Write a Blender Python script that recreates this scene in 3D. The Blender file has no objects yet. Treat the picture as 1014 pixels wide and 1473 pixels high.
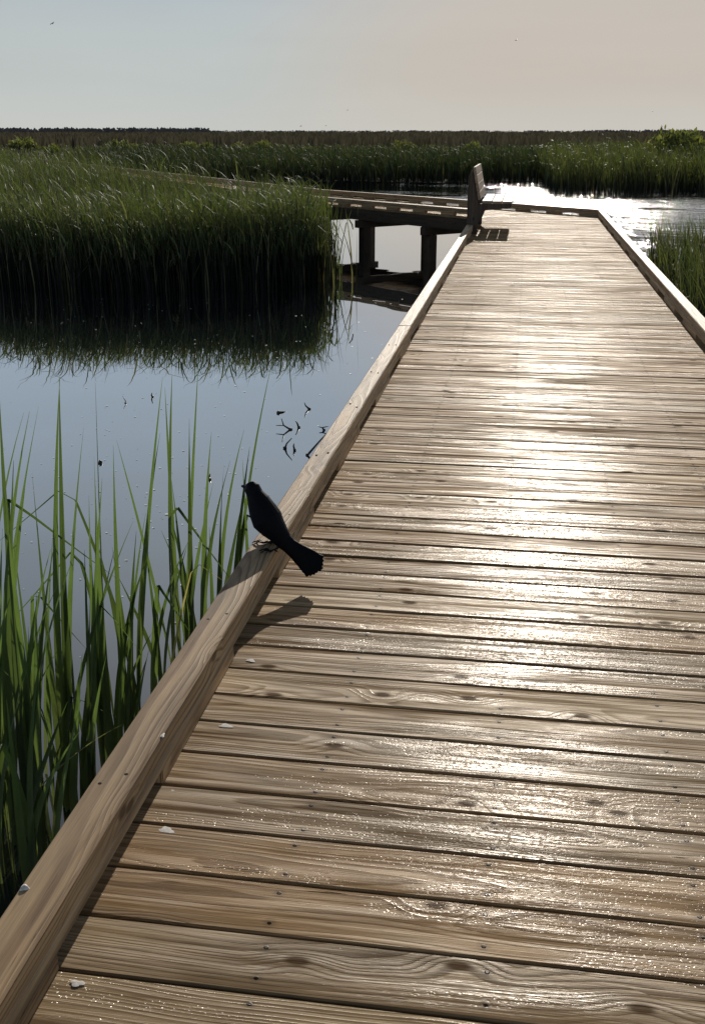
import bpy, bmesh, math, random
import numpy as np
from mathutils import Vector, Matrix
random.seed(7); rng = np.random.default_rng(7)
S = bpy.context.scene; COL = S.collection
R = math.radians
HC = 1.40; PITCH = R(19.70); YAW = R(8.894); F = 1527.0          # eye height over the deck, tilt, heading
ZW = -0.88                                                        # water level under the deck
SUN_EL, SUN_AZ = R(22.0), R(1.7)                                  # azimuth right of +Y

# ---------------------------------------------------------------- placing helpers
def ray(px, py):
    u, v = px - 507.0, py - 736.5
    dn = v*math.cos(PITCH) + F*math.sin(PITCH); fw = F*math.cos(PITCH) - v*math.sin(PITCH)
    return Vector((u*math.cos(YAW) - fw*math.sin(YAW), u*math.sin(YAW) + fw*math.cos(YAW), -dn)), fw
def at(px, py, z=0.0):                # point of the level z that was measured at this place of the photo
    d, fw = ray(px, py); return Vector((0, 0, HC)) + d*((z - HC)/d.z)
def at_f(px, py, dist):               # point at a horizontal distance ahead
    d, fw = ray(px, py); return Vector((0, 0, HC)) + d*(dist/fw)
def at_y(px, py, y):
    d, fw = ray(px, py); return Vector((0, 0, HC)) + d*(y/d.y)
def fwd_of(p): return -p.x*math.sin(YAW) + p.y*math.cos(YAW)

# ---------------------------------------------------------------- object helpers
def tag(o, label=None, cat=None, group=None, kind=None):
    if label: o['label'] = label
    if cat: o['category'] = cat
    if group: o['group'] = group
    if kind: o['kind'] = kind
    return o
def empty(name, loc=(0, 0, 0)):
    o = bpy.data.objects.new(name, None); COL.objects.link(o); o.location = loc
    o.empty_display_size = .2; return o
def link(name, me, mat=None, parent=None):
    o = bpy.data.objects.new(name, me); COL.objects.link(o)
    if mat: me.materials.append(mat)
    if parent:
        o.parent = parent; o.matrix_parent_inverse = Matrix.Translation(-Vector(parent.location))
    return o
def np_mesh(name, V, faces4, attr=None, smooth=True):
    me = bpy.data.meshes.new(name); n = len(V); m = len(faces4)
    me.vertices.add(n); me.vertices.foreach_set('co', np.asarray(V, np.float32).ravel())
    me.loops.add(m*4); me.loops.foreach_set('vertex_index', np.asarray(faces4, np.int32).ravel())
    me.polygons.add(m); me.polygons.foreach_set('loop_start', np.arange(0, m*4, 4, dtype=np.int32))
    me.polygons.foreach_set('loop_total', np.full(m, 4, np.int32))
    if smooth: me.polygons.foreach_set('use_smooth', np.ones(m, bool))
    if attr is not None:
        a = me.attributes.new('tint', 'FLOAT_COLOR', 'POINT')
        c = np.ones((n, 4), np.float32); c[:, :3] = attr; a.data.foreach_set('color', c.ravel())
    me.update(); me.validate(); return me

class Boards:
    """Sawn boards with eased edges; u runs along each board in metres, v across it, 'rnd' differs board by board."""
    def __init__(s): s.V = []; s.Fc = []; s.UV = []; s.RN = []; s.k = 0
    def add(s, p0, p1, width, height, up=(0, 0, 1), cham=.003, skew0=0, skew1=0, u0=None):
        p0, p1 = Vector(p0), Vector(p1); T = (p1 - p0); L = T.length; T.normalize()
        U = Vector(up); A = T.cross(U).normalized(); U = A.cross(T).normalized()
        w, h, c = width/2, height/2, cham
        prof = [(-w+c, h), (w-c, h), (w, h-c), (w, -h+c), (w-c, -h), (-w+c, -h), (-w, -h+c), (-w, h-c)]
        vv = [0.0]
        for i in range(8):
            a, b = prof[i], prof[(i+1) % 8]; vv.append(vv[-1] + math.dist(a, b))
        mid = (w - c); vv = [x - mid for x in vv]
        b0 = len(s.V); s.k += 1
        off = u0 if u0 is not None else 10.0*s.k
        seg = max(1, int(L/1.2))
        for j in range(seg + 1):
            for (a, q) in prof:
                t = j/seg; d = t*L + (skew0*a)*(1-t) + (skew1*a)*t
                s.V.append(p0 + T*d + A*a + U*q)
        r = (random.random(), random.random(), random.random())
        for j in range(seg):
            for i in range(8):
                i2 = (i+1) % 8; q = b0 + j*8
                s.Fc.append((q+i, q+i+8, q+i2+8, q+i2))
                ua, ub = off + L*j/seg, off + L*(j+1)/seg
                s.UV.append([(ua, vv[i]), (ub, vv[i]), (ub, vv[i+1]), (ua, vv[i+1])]); s.RN.append(r)
        for q, fl, uu in ((b0, 1, off), (b0 + seg*8, 0, off + L)):
            idx = [q+i for i in range(8)]; pr = [(uu + .01*prof[i][1], prof[i][0]*3) for i in range(8)]
            if not fl: idx = idx[::-1]; pr = pr[::-1]
            s.Fc.append(tuple(idx)); s.UV.append(pr); s.RN.append(r)
    def build(s, name, mat, parent=None):
        me = bpy.data.meshes.new(name); me.from_pydata([tuple(v) for v in s.V], [], s.Fc)
        uv = me.uv_layers.new(name='UVMap'); flat = [c for f in s.UV for p in f for c in p]
        uv.data.foreach_set('uv', flat)
        a = me.attributes.new('rnd', 'FLOAT_COLOR', 'FACE')
        a.data.foreach_set('color', [c for r in s.RN for c in (*r, 1.0)])
        me.update(); return link(name, me, mat, parent)

def tube(V, Fc, pts, rad, n=6):
    """rings along pts appended to V / Fc (closed ends)"""
    pts = [Vector(p) for p in pts]; b0 = len(V)
    for i, p in enumerate(pts):
        T = (pts[min(i+1, len(pts)-1)] - pts[max(i-1, 0)]).normalized()
        X = T.cross(Vector((.13, .31, .94))).normalized(); Y = T.cross(X)
        for k in range(n):
            a = 2*math.pi*k/n; V.append(p + (X*math.cos(a) + Y*math.sin(a))*rad[i])
    for i in range(len(pts)-1):
        for k in range(n):
            q = b0 + i*n; Fc.append((q+k, q+(k+1) % n, q+n+(k+1) % n, q+n+k))
    Fc.append(tuple(b0+k for k in range(n))[::-1]); q = b0 + (len(pts)-1)*n; Fc.append(tuple(q+k for k in range(n)))
def pymesh(name, V, Fc, smooth=True):
    me = bpy.data.meshes.new(name); me.from_pydata([tuple(v) for v in V], [], Fc)
    if smooth: me.polygons.foreach_set('use_smooth', [True]*len(me.polygons))
    me.update(); return me

# ---------------------------------------------------------------- node helpers
class NT:
    def __init__(s, name, tree=None):
        if tree is None:
            s.mat = bpy.data.materials.new(name); s.mat.use_nodes = True; s.t = s.mat.node_tree
        else: s.t = tree
        s.t.nodes.clear()
    def n(s, typ, **kw):
        x = s.t.nodes.new(typ)
        for k, v in kw.items():
            if k.startswith('i_'): 
                key = k[2:]; key = int(key) if key.isdigit() else key.replace('_', ' ')
                s.set(x.inputs[key], v)
            else: setattr(x, k, v)
        return x
    def set(s, sock, v):
        if isinstance(v, bpy.types.NodeSocket): s.t.links.new(v, sock)
        else: sock.default_value = v
    def m(s, op, a, b=0.0, c=None, clamp=False):
        x = s.t.nodes.new('ShaderNodeMath'); x.operation = op; x.use_clamp = clamp
        s.set(x.inputs[0], a); s.set(x.inputs[1], b)
        if c is not None: s.set(x.inputs[2], c)
        return x.outputs[0]
    def rng(s, v, a, b, c=0.0, d=1.0, smooth=False):
        x = s.t.nodes.new('ShaderNodeMapRange'); x.interpolation_type = 'SMOOTHSTEP' if smooth else 'LINEAR'
        for i, q in enumerate((v, a, b, c, d)): s.set(x.inputs[i], q)
        return x.outputs[0]
    def mix(s, f, a, b, blend='MIX'):
        x = s.t.nodes.new('ShaderNodeMix'); x.data_type = 'RGBA'; x.blend_type = blend
        s.set(x.inputs[0], f); s.set(x.inputs[6], a); s.set(x.inputs[7], b); return x.outputs[2]
    def xyz(s, x=0.0, y=0.0, z=0.0):
        c = s.t.nodes.new('ShaderNodeCombineXYZ')
        for i, q in enumerate((x, y, z)): s.set(c.inputs[i], q)
        return c.outputs[0]
    def noise(s, vec, scale=1.0, detail=2.0, rough=.5, dist=0.0, col=False):
        x = s.t.nodes.new('ShaderNodeTexNoise'); s.set(x.inputs['Vector'], vec)
        x.inputs['Scale'].default_value = scale; x.inputs['Detail'].default_value = detail
        x.inputs['Roughness'].default_value = rough; x.inputs['Distortion'].default_value = dist
        return x.outputs['Color' if col else 'Fac']
    def out(s, sh, disp=None):
        o = s.t.nodes.new('ShaderNodeOutputMaterial'); s.t.links.new(sh, o.inputs['Surface']); return s.mat

def rgb(r, g, b): return (r, g, b, 1.0)

def wood(name, light, dark, wet=0.0, nails=False, ring_k=105.0, rough=.55, board=.0):
    t = NT(name)
    uv = t.n('ShaderNodeUVMap', uv_map='UVMap').outputs[0]
    sp = t.n('ShaderNodeSeparateXYZ', i_0=uv); a, b = sp.outputs[0], sp.outputs[1]
    at_ = t.n('ShaderNodeAttribute', attribute_name='rnd').outputs['Color']
    rs = t.n('ShaderNodeSeparateColor', i_0=at_); r1, r2, r3 = rs.outputs[0], rs.outputs[1], rs.outputs[2]
    zz = t.m('MULTIPLY', r1, 57.0)
    # distance of the sawn face from the pith: flat-sawn arches and straight grain
    w1 = t.noise(t.xyz(t.m('MULTIPLY', a, .9), zz, 0.0), 1.0, 2.0)
    w2 = t.noise(t.xyz(t.m('MULTIPLY', a, .7), zz, 9.0), 1.0, 2.0)
    c = t.m('SUBTRACT', b, t.m('ADD', t.m('MULTIPLY', t.m('SUBTRACT', r2, .5), .15), t.m('MULTIPLY', t.m('SUBTRACT', w1, .5), .10)))
    z0 = t.m('ADD', t.m('ADD', .012 + board, t.m('MULTIPLY', r3, .055)), t.m('MULTIPLY', t.m('SUBTRACT', w2, .40), .16))
    rr = t.m('SQRT', t.m('ADD', t.m('MULTIPLY', c, c), t.m('MULTIPLY', z0, z0)))
    # knots
    vo = t.n('ShaderNodeTexVoronoi', voronoi_dimensions='2D', i_Vector=t.xyz(t.m('MULTIPLY', a, 3.4), t.m('ADD', t.m('MULTIPLY', b, 7.0), zz), 0.0), i_Scale=1.0, i_Randomness=1.0)
    kd = vo.outputs['Distance']
    kcol = t.n('ShaderNodeSeparateColor', i_0=vo.outputs['Color']).outputs[0]
    kon = t.m('GREATER_THAN', kcol, .62)
    kbump = t.m('MULTIPLY', t.rng(kd, .0, .40, 1.0, 0.0, True), kon)
    rr = t.m('ADD', rr, t.m('MULTIPLY', kbump, .020))
    fine = t.noise(t.xyz(t.m('MULTIPLY', a, 5.0), t.m('MULTIPLY', b, 60.0), zz), 1.0, 2.0)
    rr = t.m('ADD', rr, t.m('MULTIPLY', t.m('SUBTRACT', fine, .5), .004))
    rj = t.noise(t.xyz(t.m('MULTIPLY', rr, 26.0), zz, 4.0), 1.0, 2.0)
    fr = t.m('FRACT', t.m('ADD', t.m('MULTIPLY', rr, ring_k), t.m('MULTIPLY', rj, 5.0)))
    late = t.m('MULTIPLY', t.rng(fr, .25, .85, 0.0, 1.0, True), t.rng(fr, .9, 1.0, 1.0, 0.0))
    fibre = t.noise(t.xyz(t.m('MULTIPLY', a, 9.0), t.m('MULTIPLY', b, 420.0), zz), 1.0, 3.0, .6)
    streak = t.noise(t.xyz(t.m('MULTIPLY', a, 1.6), t.m('MULTIPLY', b, 38.0), t.m('ADD', zz, 3.0)), 1.0, 4.0, .6)
    blot = t.noise(t.xyz(t.m('MULTIPLY', a, 2.2), t.m('MULTIPLY', b, 9.0), t.m('ADD', zz, 5.0)), 1.0, 4.0, .6)
    rv = t.noise(t.xyz(t.m('MULTIPLY', a, 2.5), t.m('MULTIPLY', b, 14.0), t.m('ADD', zz, 31.0)), 1.0, 2.0)
    col = t.mix(t.m('MULTIPLY', late, t.rng(rv, .3, .7, .25, .85)), rgb(*light), rgb(*dark))
    col = t.mix(t.rng(streak, .38, .72, 0.0, .55, True), col, rgb(dark[0]*.75, dark[1]*.75, dark[2]*.8))
    val = t.m('MULTIPLY', t.rng(fibre, .25, .75, .78, 1.16), t.rng(blot, .3, .75, .78, 1.15))
    val = t.m('MULTIPLY', val, t.rng(r2, 0.0, 1.0, .80, 1.18))
    col = t.mix(1.0, col, t.xyz(val, val, val), 'MULTIPLY')
    warm = t.mix(1.0, col, rgb(1.10, .97, .84), 'MULTIPLY')
    col = t.mix(t.rng(t.m('ADD', r3, blot), .6, 1.4, 0.0, .9), col, warm)
    core = t.m('MULTIPLY', t.rng(kd, .045, .115, 1.0, 0.0, True), kon)
    col = t.mix(t.m('MULTIPLY', core, .85), col, rgb(dark[0]*.45, dark[1]*.38, dark[2]*.34))
    # checks: thin dark cracks along the grain
    ck = t.noise(t.xyz(t.m('MULTIPLY', a, 1.3), t.m('MULTIPLY', b, 85.0), t.m('ADD', zz, 11.0)), 1.0, 1.0)
    crack = t.m('MULTIPLY', t.rng(t.m('ABSOLUTE', t.m('SUBTRACT', ck, .5)), .004, .012, 1.0, 0.0), t.rng(blot, .50, .60, 0.0, 1.0))
    col = t.mix(t.m('MULTIPLY', crack, .7), col, rgb(.02, .014, .01))
    hgt = t.m('SUBTRACT', t.m('MULTIPLY', late, -.35), t.m('MULTIPLY', crack, 1.2))
    hgt = t.m('ADD', hgt, t.m('MULTIPLY', fibre, .5))
    hgt = t.m('ADD', hgt, t.m('MULTIPLY', streak, .8))
    if nails:
        na = t.m('SUBTRACT', t.m('MODULO', t.m('ADD', t.m('ADD', a, 40.2), t.m('MULTIPLY', t.m('SUBTRACT', r3, .5), .014)), .4), .2)
        nb = t.m('SUBTRACT', t.m('ABSOLUTE', b), t.m('ADD', .036, t.m('MULTIPLY', r1, .012)))
        nd = t.m('SQRT', t.m('ADD', t.m('MULTIPLY', na, na), t.m('MULTIPLY', nb, nb)))
        nail = t.rng(nd, .0028, .0050, 1.0, 0.0)
        halo = t.m('MULTIPLY', t.rng(nd, .003, .016, 1.0, 0.0), .45)
        col = t.mix(halo, col, rgb(.05, .037, .028)); col = t.mix(nail, col, rgb(.008, .007, .006))
        hgt = t.m('SUBTRACT', hgt, t.m('MULTIPLY', nail, 3.0))
    bump = t.n('ShaderNodeBump', i_Strength=.45, i_Distance=.0022, i_Height=hgt).outputs[0]
    if wet > 0:
        # dew: a damp film that darkens and shines in streaks, beaded with droplets in patches
        patch = t.noise(t.xyz(t.m('MULTIPLY', a, 1.7), t.m('MULTIPLY', b, 9.0), t.m('ADD', zz, 21.0)), 1.0, 5.0, .66)
        pa = t.m('ADD', patch, t.m('MULTIPLY', t.m('SUBTRACT', r1, .5), .20))
        bead = t.rng(t.m('ADD', pa, t.rng(t.m('SUBTRACT', t.m('MODULO', t.m('ADD', a, 5.0), 10.0), 5.0), -.75, .45, -.10, .03, True)), .475, .575, 0.0, 1.0, True)
        film = t.rng(pa, .34, .60, 0.0, 1.0, True)
        dv = t.n('ShaderNodeTexVoronoi', i_Vector=t.xyz(t.m('MULTIPLY', a, 105.0), t.m('MULTIPLY', b, 150.0), zz), i_Scale=1.0)
        dvc = t.n('ShaderNodeSeparateColor', i_0=dv.outputs['Color']).outputs[0]
        drop = t.rng(dv.outputs['Distance'], .08, .50, 1.0, 0.0, True)
        sm = t.noise(t.xyz(t.m('MULTIPLY', a, 24.0), t.m('MULTIPLY', b, 55.0), zz), 1.0, 2.0)
        drop = t.m('MULTIPLY', t.m('MULTIPLY', drop, t.rng(sm, .30, .48, 0.0, 1.0)), t.rng(dvc, .1, .7, 0.15, 1.0))
        wetd = t.m('MULTIPLY', drop, bead)
        col = t.mix(t.m('MULTIPLY', t.m('SUBTRACT', film, t.m('MULTIPLY', bead, .45)), .75*wet), col, t.mix(1.0, col, rgb(.62, .57, .52), 'MULTIPLY'))
        b2 = t.n('ShaderNodeBump', i_Strength=.8, i_Distance=.0024, i_Height=wetd, i_Normal=bump).outputs[0]
        base = t.n('ShaderNodeBsdfPrincipled', i_Base_Color=col, i_Roughness=.8, i_Normal=bump)
        base.inputs['Specular IOR Level'].default_value = .0
        fres = t.n('ShaderNodeFresnel', i_IOR=1.33, i_Normal=b2).outputs[0]
        grain = t.m('MULTIPLY', t.rng(streak, .36, .62, 1.7, .10), t.m('MULTIPLY', t.rng(late, 0.0, 1.0, 1.1, .6), t.m('SUBTRACT', 1.0, t.m('MULTIPLY', t.m('MAXIMUM', core, crack), .85))))
        wide = t.n('ShaderNodeBsdfGlossy', i_Color=rgb(1, .97, .93), i_Normal=bump, distribution='BECKMANN', i_Roughness=.56)
        sharp = t.n('ShaderNodeBsdfGlossy', i_Color=rgb(1, .98, .95), i_Normal=b2, distribution='BECKMANN', i_Roughness=t.m('ADD', .215, t.m('MULTIPLY', wetd, .07)))
        fw = t.m('MULTIPLY', fres, t.m('ADD', t.m('MULTIPLY', grain, .036), t.m('MULTIPLY', bead, .008)))
        fn = t.m('MULTIPLY', fres, t.m('ADD', t.m('MULTIPLY', t.m('MULTIPLY', t.m('ADD', film, .05), .022), grain), t.m('MULTIPLY', wetd, .07)))
        m1 = t.n('ShaderNodeMixShader', i_0=fw); t.t.links.new(base.outputs[0], m1.inputs[1]); t.t.links.new(wide.outputs[0], m1.inputs[2])
        mx = t.n('ShaderNodeMixShader', i_0=fn); t.t.links.new(m1.outputs[0], mx.inputs[1]); t.t.links.new(sharp.outputs[0], mx.inputs[2])
        return t.out(mx.outputs[0])
    else:
        p = t.n('ShaderNodeBsdfPrincipled', i_Base_Color=col, i_Roughness=rough, i_Normal=bump, i_IOR=1.4)
        p.inputs['Specular IOR Level'].default_value = .22
    return t.out(p.outputs[0])

def reed_mat(name, low, top, dry, trans=.35, rough=.42, h0=.05, h1=.75):
    t = NT(name)
    c = t.n('ShaderNodeSeparateColor', i_0=t.n('ShaderNodeAttribute', attribute_name='tint').outputs['Color'])
    r, h, q = c.outputs
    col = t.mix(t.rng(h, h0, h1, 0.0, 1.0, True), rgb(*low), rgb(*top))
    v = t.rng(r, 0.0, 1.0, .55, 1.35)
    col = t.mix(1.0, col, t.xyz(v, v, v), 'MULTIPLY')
    col = t.mix(t.m('MULTIPLY', t.rng(q, .80, .98, 0.0, 1.0), .8), col, rgb(*dry))
    nz = t.noise(t.n('ShaderNodeNewGeometry').outputs['Position'], 9.0, 3.0)
    col = t.mix(1.0, col, t.mix(nz, rgb(.7, .7, .7), rgb(1.3, 1.3, 1.2)), 'MULTIPLY')
    p = t.n('ShaderNodeBsdfPrincipled', i_Base_Color=col, i_Roughness=rough, i_IOR=1.42)
    tr = t.n('ShaderNodeBsdfTranslucent', i_Color=t.mix(1.0, col, rgb(1.5, 1.5, .7), 'MULTIPLY'))
    m = t.n('ShaderNodeMixShader', i_0=trans); t.t.links.new(p.outputs[0], m.inputs[1]); t.t.links.new(tr.outputs[0], m.inputs[2])
    return t.out(m.outputs[0])

def plain(name, col, rough=.6, var=.3, scale=20.0, spec=.5, metallic=0.0):
    t = NT(name)
    nz = t.noise(t.n('ShaderNodeTexCoord').outputs['Object'], scale, 4.0, .6)
    k = t.rng(nz, .25, .75, 1-var, 1+var)
    cc = t.mix(1.0, rgb(*col), t.xyz(k, k, k), 'MULTIPLY')
    p = t.n('ShaderNodeBsdfPrincipled', i_Base_Color=cc, i_Roughness=rough, i_Metallic=metallic)
    p.inputs['Specular IOR Level'].default_value = spec
    return t.out(p.outputs[0])

M = {}
M['deck'] = wood('wet_deck_wood', (.43, .312, .178), (.15, .096, .051), wet=1.0, nails=True)
M['rail'] = wood('curb_wood', (.45, .33, .20), (.14, .085, .046), ring_k=75, board=.02)
M['post'] = wood('dark_post_wood', (.10, .08, .062), (.05, .038, .03), rough=.7)
M['bench'] = wood('bench_wood', (.42, .32, .23), (.20, .14, .09))
M['reed_near'] = reed_mat('near_reed_leaf', (.055, .07, .036), (.066, .104, .044), (.34, .30, .20), .46)
M['reed_bed'] = reed_mat('reed_bed_leaf', (.005, .008, .006), (.085, .112, .042), (.17, .16, .09), .32, .62, .32, .95)  # lower half kept near black: shade inside the stand put into the colour
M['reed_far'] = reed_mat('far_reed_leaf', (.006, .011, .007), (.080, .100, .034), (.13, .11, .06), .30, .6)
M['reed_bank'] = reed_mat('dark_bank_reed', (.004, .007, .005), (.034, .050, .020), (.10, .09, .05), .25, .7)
M['reed_mid'] = reed_mat('mid_marsh_reed', (.030, .036, .022), (.095, .108, .058), (.15, .13, .08), .28, .7)  # greyed and lightened: haze of the middle distance mixed into the green
M['reed_brown'] = reed_mat('hazy_brown_reed', (.055, .048, .048), (.080, .068, .064), (.10, .08, .07), .15, .9)  # brown lightened by distance haze painted into it, no volume used
M['tree_far'] = plain('hazy_tree_leaf', (.12, .112, .108), .9, .3, .05, .1)  # pale grey because air haze over the far trees is in the colour
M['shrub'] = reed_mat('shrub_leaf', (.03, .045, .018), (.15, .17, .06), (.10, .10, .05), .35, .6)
M['bark'] = plain('bark', (.06, .045, .03), .9)
M['dropping'] = plain('white_dropping', (.58, .55, .50), .8, .40, 120.0)
M['bolt'] = plain('rusty_bolt', (.02, .015, .012), .9, spec=.1)
M['twig'] = plain('wet_twig', (.02, .016, .012), .5)
M['speck'] = plain('floating_speck', (.55, .56, .50), .5)
M['mud'] = plain('marsh_mud', (.035, .036, .02), .95, .5, .15, .1)
M['feather'] = None

# ---------------------------------------------------------------- world, sun
W = bpy.data.worlds.new('World'); S.world = W; W.use_nodes = True
t = NT('w', W.node_tree)
sky = t.n('ShaderNodeTexSky', sky_type='NISHITA', sun_disc=False, sun_elevation=SUN_EL, sun_rotation=SUN_AZ,
          altitude=0.0, air_density=1.0, dust_density=2.2, ozone_density=1.5)
# morning haze: the physical sky, softly compressed, fading into a pale haze layer low over the marsh that is warmer towards the sun
kk = t.mix(1.0, sky.outputs[0], rgb(.075, .075, .075), 'MULTIPLY')
kk = t.mix(1.0, kk, t.mix(1.0, kk, rgb(1.0, 1.0, 1.0), 'ADD'), 'DIVIDE')
dirv = t.n('ShaderNodeSeparateXYZ', i_0=t.n('ShaderNodeTexCoord').outputs['Generated'])
sunw = t.n('ShaderNodeVectorMath', operation='DOT_PRODUCT', i_0=t.n('ShaderNodeTexCoord').outputs['Generated'],
           i_1=(math.sin(SUN_AZ + R(4)), math.cos(SUN_AZ + R(4)), 0.0)).outputs['Value']
wt = t.rng(sunw, .925, .995, 0.0, 1.0, True)
hz = t.mix(wt, rgb(.50, .545, .54), rgb(.565, .513, .455))
hz = t.mix(t.rng(dirv.outputs[2], .0, .05, .55, 0.0, True), hz, rgb(.615, .61, .57))
hz2 = t.mix(wt, rgb(.37, .455, .60), rgb(.50, .475, .45))
hz = t.mix(t.rng(dirv.outputs[2], .05, .22, 0.0, 1.0, True), hz, hz2)
hz = t.mix(t.rng(dirv.outputs[2], .14, .22, 0.0, 1.0, True), hz, t.mix(wt, rgb(.44, .535, .64), rgb(.60, .57, .54)))
fin = t.mix(t.rng(dirv.outputs[2], .24, .62, 0.97, 0.0, True), kk, hz)
cl = t.noise(t.n('ShaderNodeMapping', i_Vector=t.n('ShaderNodeTexCoord').outputs['Generated'], i_Scale=(2.2, 2.2, 16.0)).outputs[0], 1.0, 4.0, .55)
clv = t.rng(cl, .3, .7, .965, 1.035)
fin = t.mix(1.0, fin, t.xyz(clv, clv, clv), 'MULTIPLY')
bg = t.n('ShaderNodeBackground', i_Color=fin, i_Strength=1.0)
o = t.t.nodes.new('ShaderNodeOutputWorld'); t.t.links.new(bg.outputs[0], o.inputs[0])
sl = bpy.data.lights.new('sun', 'SUN'); sl.energy = 4.2; sl.angle = R(.53); sl.color = (1.0, .92, .81)
so = bpy.data.objects.new('sun', sl); COL.objects.link(so); so.location = (3, 40, 18)
sd = Vector((math.sin(SUN_AZ)*math.cos(SUN_EL), math.cos(SUN_AZ)*math.cos(SUN_EL), math.sin(SUN_EL)))
so.rotation_euler = sd.to_track_quat('Z', 'Y').to_euler()

cam = bpy.data.cameras.new('camera'); co = bpy.data.objects.new('camera', cam); COL.objects.link(co)
cam.sensor_fit = 'VERTICAL'; cam.sensor_height = 24.0; cam.lens = 24.0*F/1473.0
cam.clip_start = .05; cam.clip_end = 20000
co.location = (0, 0, HC); co.rotation_euler = (math.pi/2 - PITCH, 0, YAW); S.camera = co
S.view_settings.view_transform = 'Standard'; S.view_settings.look = 'None'
S.view_settings.exposure = 0; S.view_settings.gamma = 1
S.cycles.use_denoising = True
S.cycles.max_bounces = 8; S.cycles.transmission_bounces = 4; S.cycles.sample_clamp_indirect = 4.0

# ---------------------------------------------------------------- ground and water
def sheet(name, pts, z, mat, kind='structure'):
    me = bpy.data.meshes.new(name); me.from_pydata([(x, y, z) for x, y in pts], [], [tuple(range(len(pts)))])
    me.update(); ob = link(name, me, mat); ob['kind'] = kind; return ob
sheet('ground', [(-9000, -300), (9000, -300), (9000, 14000), (-9000, 14000)], -1.6, M['mud'])
t = NT('marsh_water')
P = t.n('ShaderNodeNewGeometry').outputs['Position']
sp = t.n('ShaderNodeSeparateXYZ', i_0=P)
wig = t.m('MULTIPLY', t.m('SUBTRACT', t.noise(P, .12, 2.0), .5), 14.0)
ripple = t.m('MULTIPLY', t.rng(t.m('ADD', t.m('ADD', sp.outputs[0], t.m('MULTIPLY', sp.outputs[1], .30)), wig), 6.6, 12.0, 0.0, 1.0, True),
             t.rng(sp.outputs[1], 16.0, 24.0, 0.0, 1.0, True))
ripple = t.m('MULTIPLY', ripple, t.rng(t.noise(t.n('ShaderNodeMapping', i_Vector=P, i_Scale=(.35, .55, 1)).outputs[0], 1.0, 4.0, .65), .34, .58, .12, 1.0, True))
n1 = t.noise(t.n('ShaderNodeMapping', i_Vector=P, i_Scale=(1.3, 2.6, 1)).outputs[0], 1.0, 4.0, .6)
n2 = t.noise(t.n('ShaderNodeMapping', i_Vector=P, i_Scale=(.7, 1.1, 1)).outputs[0], 1.0, 2.0, .5)
h = t.m('ADD', t.m('MULTIPLY', n1, t.m('MULTIPLY', ripple, .13)), t.m('MULTIPLY', n2, .0022))
bp = t.n('ShaderNodeBump', i_Strength=1.0, i_Distance=1.0, i_Height=h).outputs[0]
fac = t.m('SUBTRACT', 1.0, t.n('ShaderNodeVectorMath', operation='DOT_PRODUCT', i_0=t.n('ShaderNodeNewGeometry').outputs['Normal'], i_1=t.n('ShaderNodeNewGeometry').outputs['Incoming']).outputs['Value'])
fac = t.m('ADD', .08, t.m('MULTIPLY', 1.04, t.m('POWER', fac, 2.4)), clamp=True)
body = t.n('ShaderNodeBsdfDiffuse', i_Color=rgb(.012, .015, .016))
mir = t.n('ShaderNodeBsdfGlossy', i_Color=rgb(1, 1, 1), i_Roughness=t.rng(ripple, 0.0, 1.0, .010, .07), i_Normal=bp)
mx = t.n('ShaderNodeMixShader', i_0=fac); t.t.links.new(body.outputs[0], mx.inputs[1]); t.t.links.new(mir.outputs[0], mx.inputs[2])
M['water'] = t.out(mx.outputs[0])
sheet('water', [(-140, -40), (140, -40), (140, 130), (-140, 130)], ZW, M['water'])
# marsh land beyond the open water, an uneven shore
shore = []
for i in range(61):
    x = -130 + i*260/60.0
    shore.append((x, 53.5 + 1.6*math.sin(x*.31) + 1.1*math.sin(x*.83+1) + (-8 if x < -12 else 0) - (6.5*min(1, max(0, (x-3)/3.0)))))
shore = [(-9000, 53)] + shore + [(9000, 53), (9000, 13500), (-9000, 13500)]
sheet('marsh_land', shore, ZW + .06, M['mud'])

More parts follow.
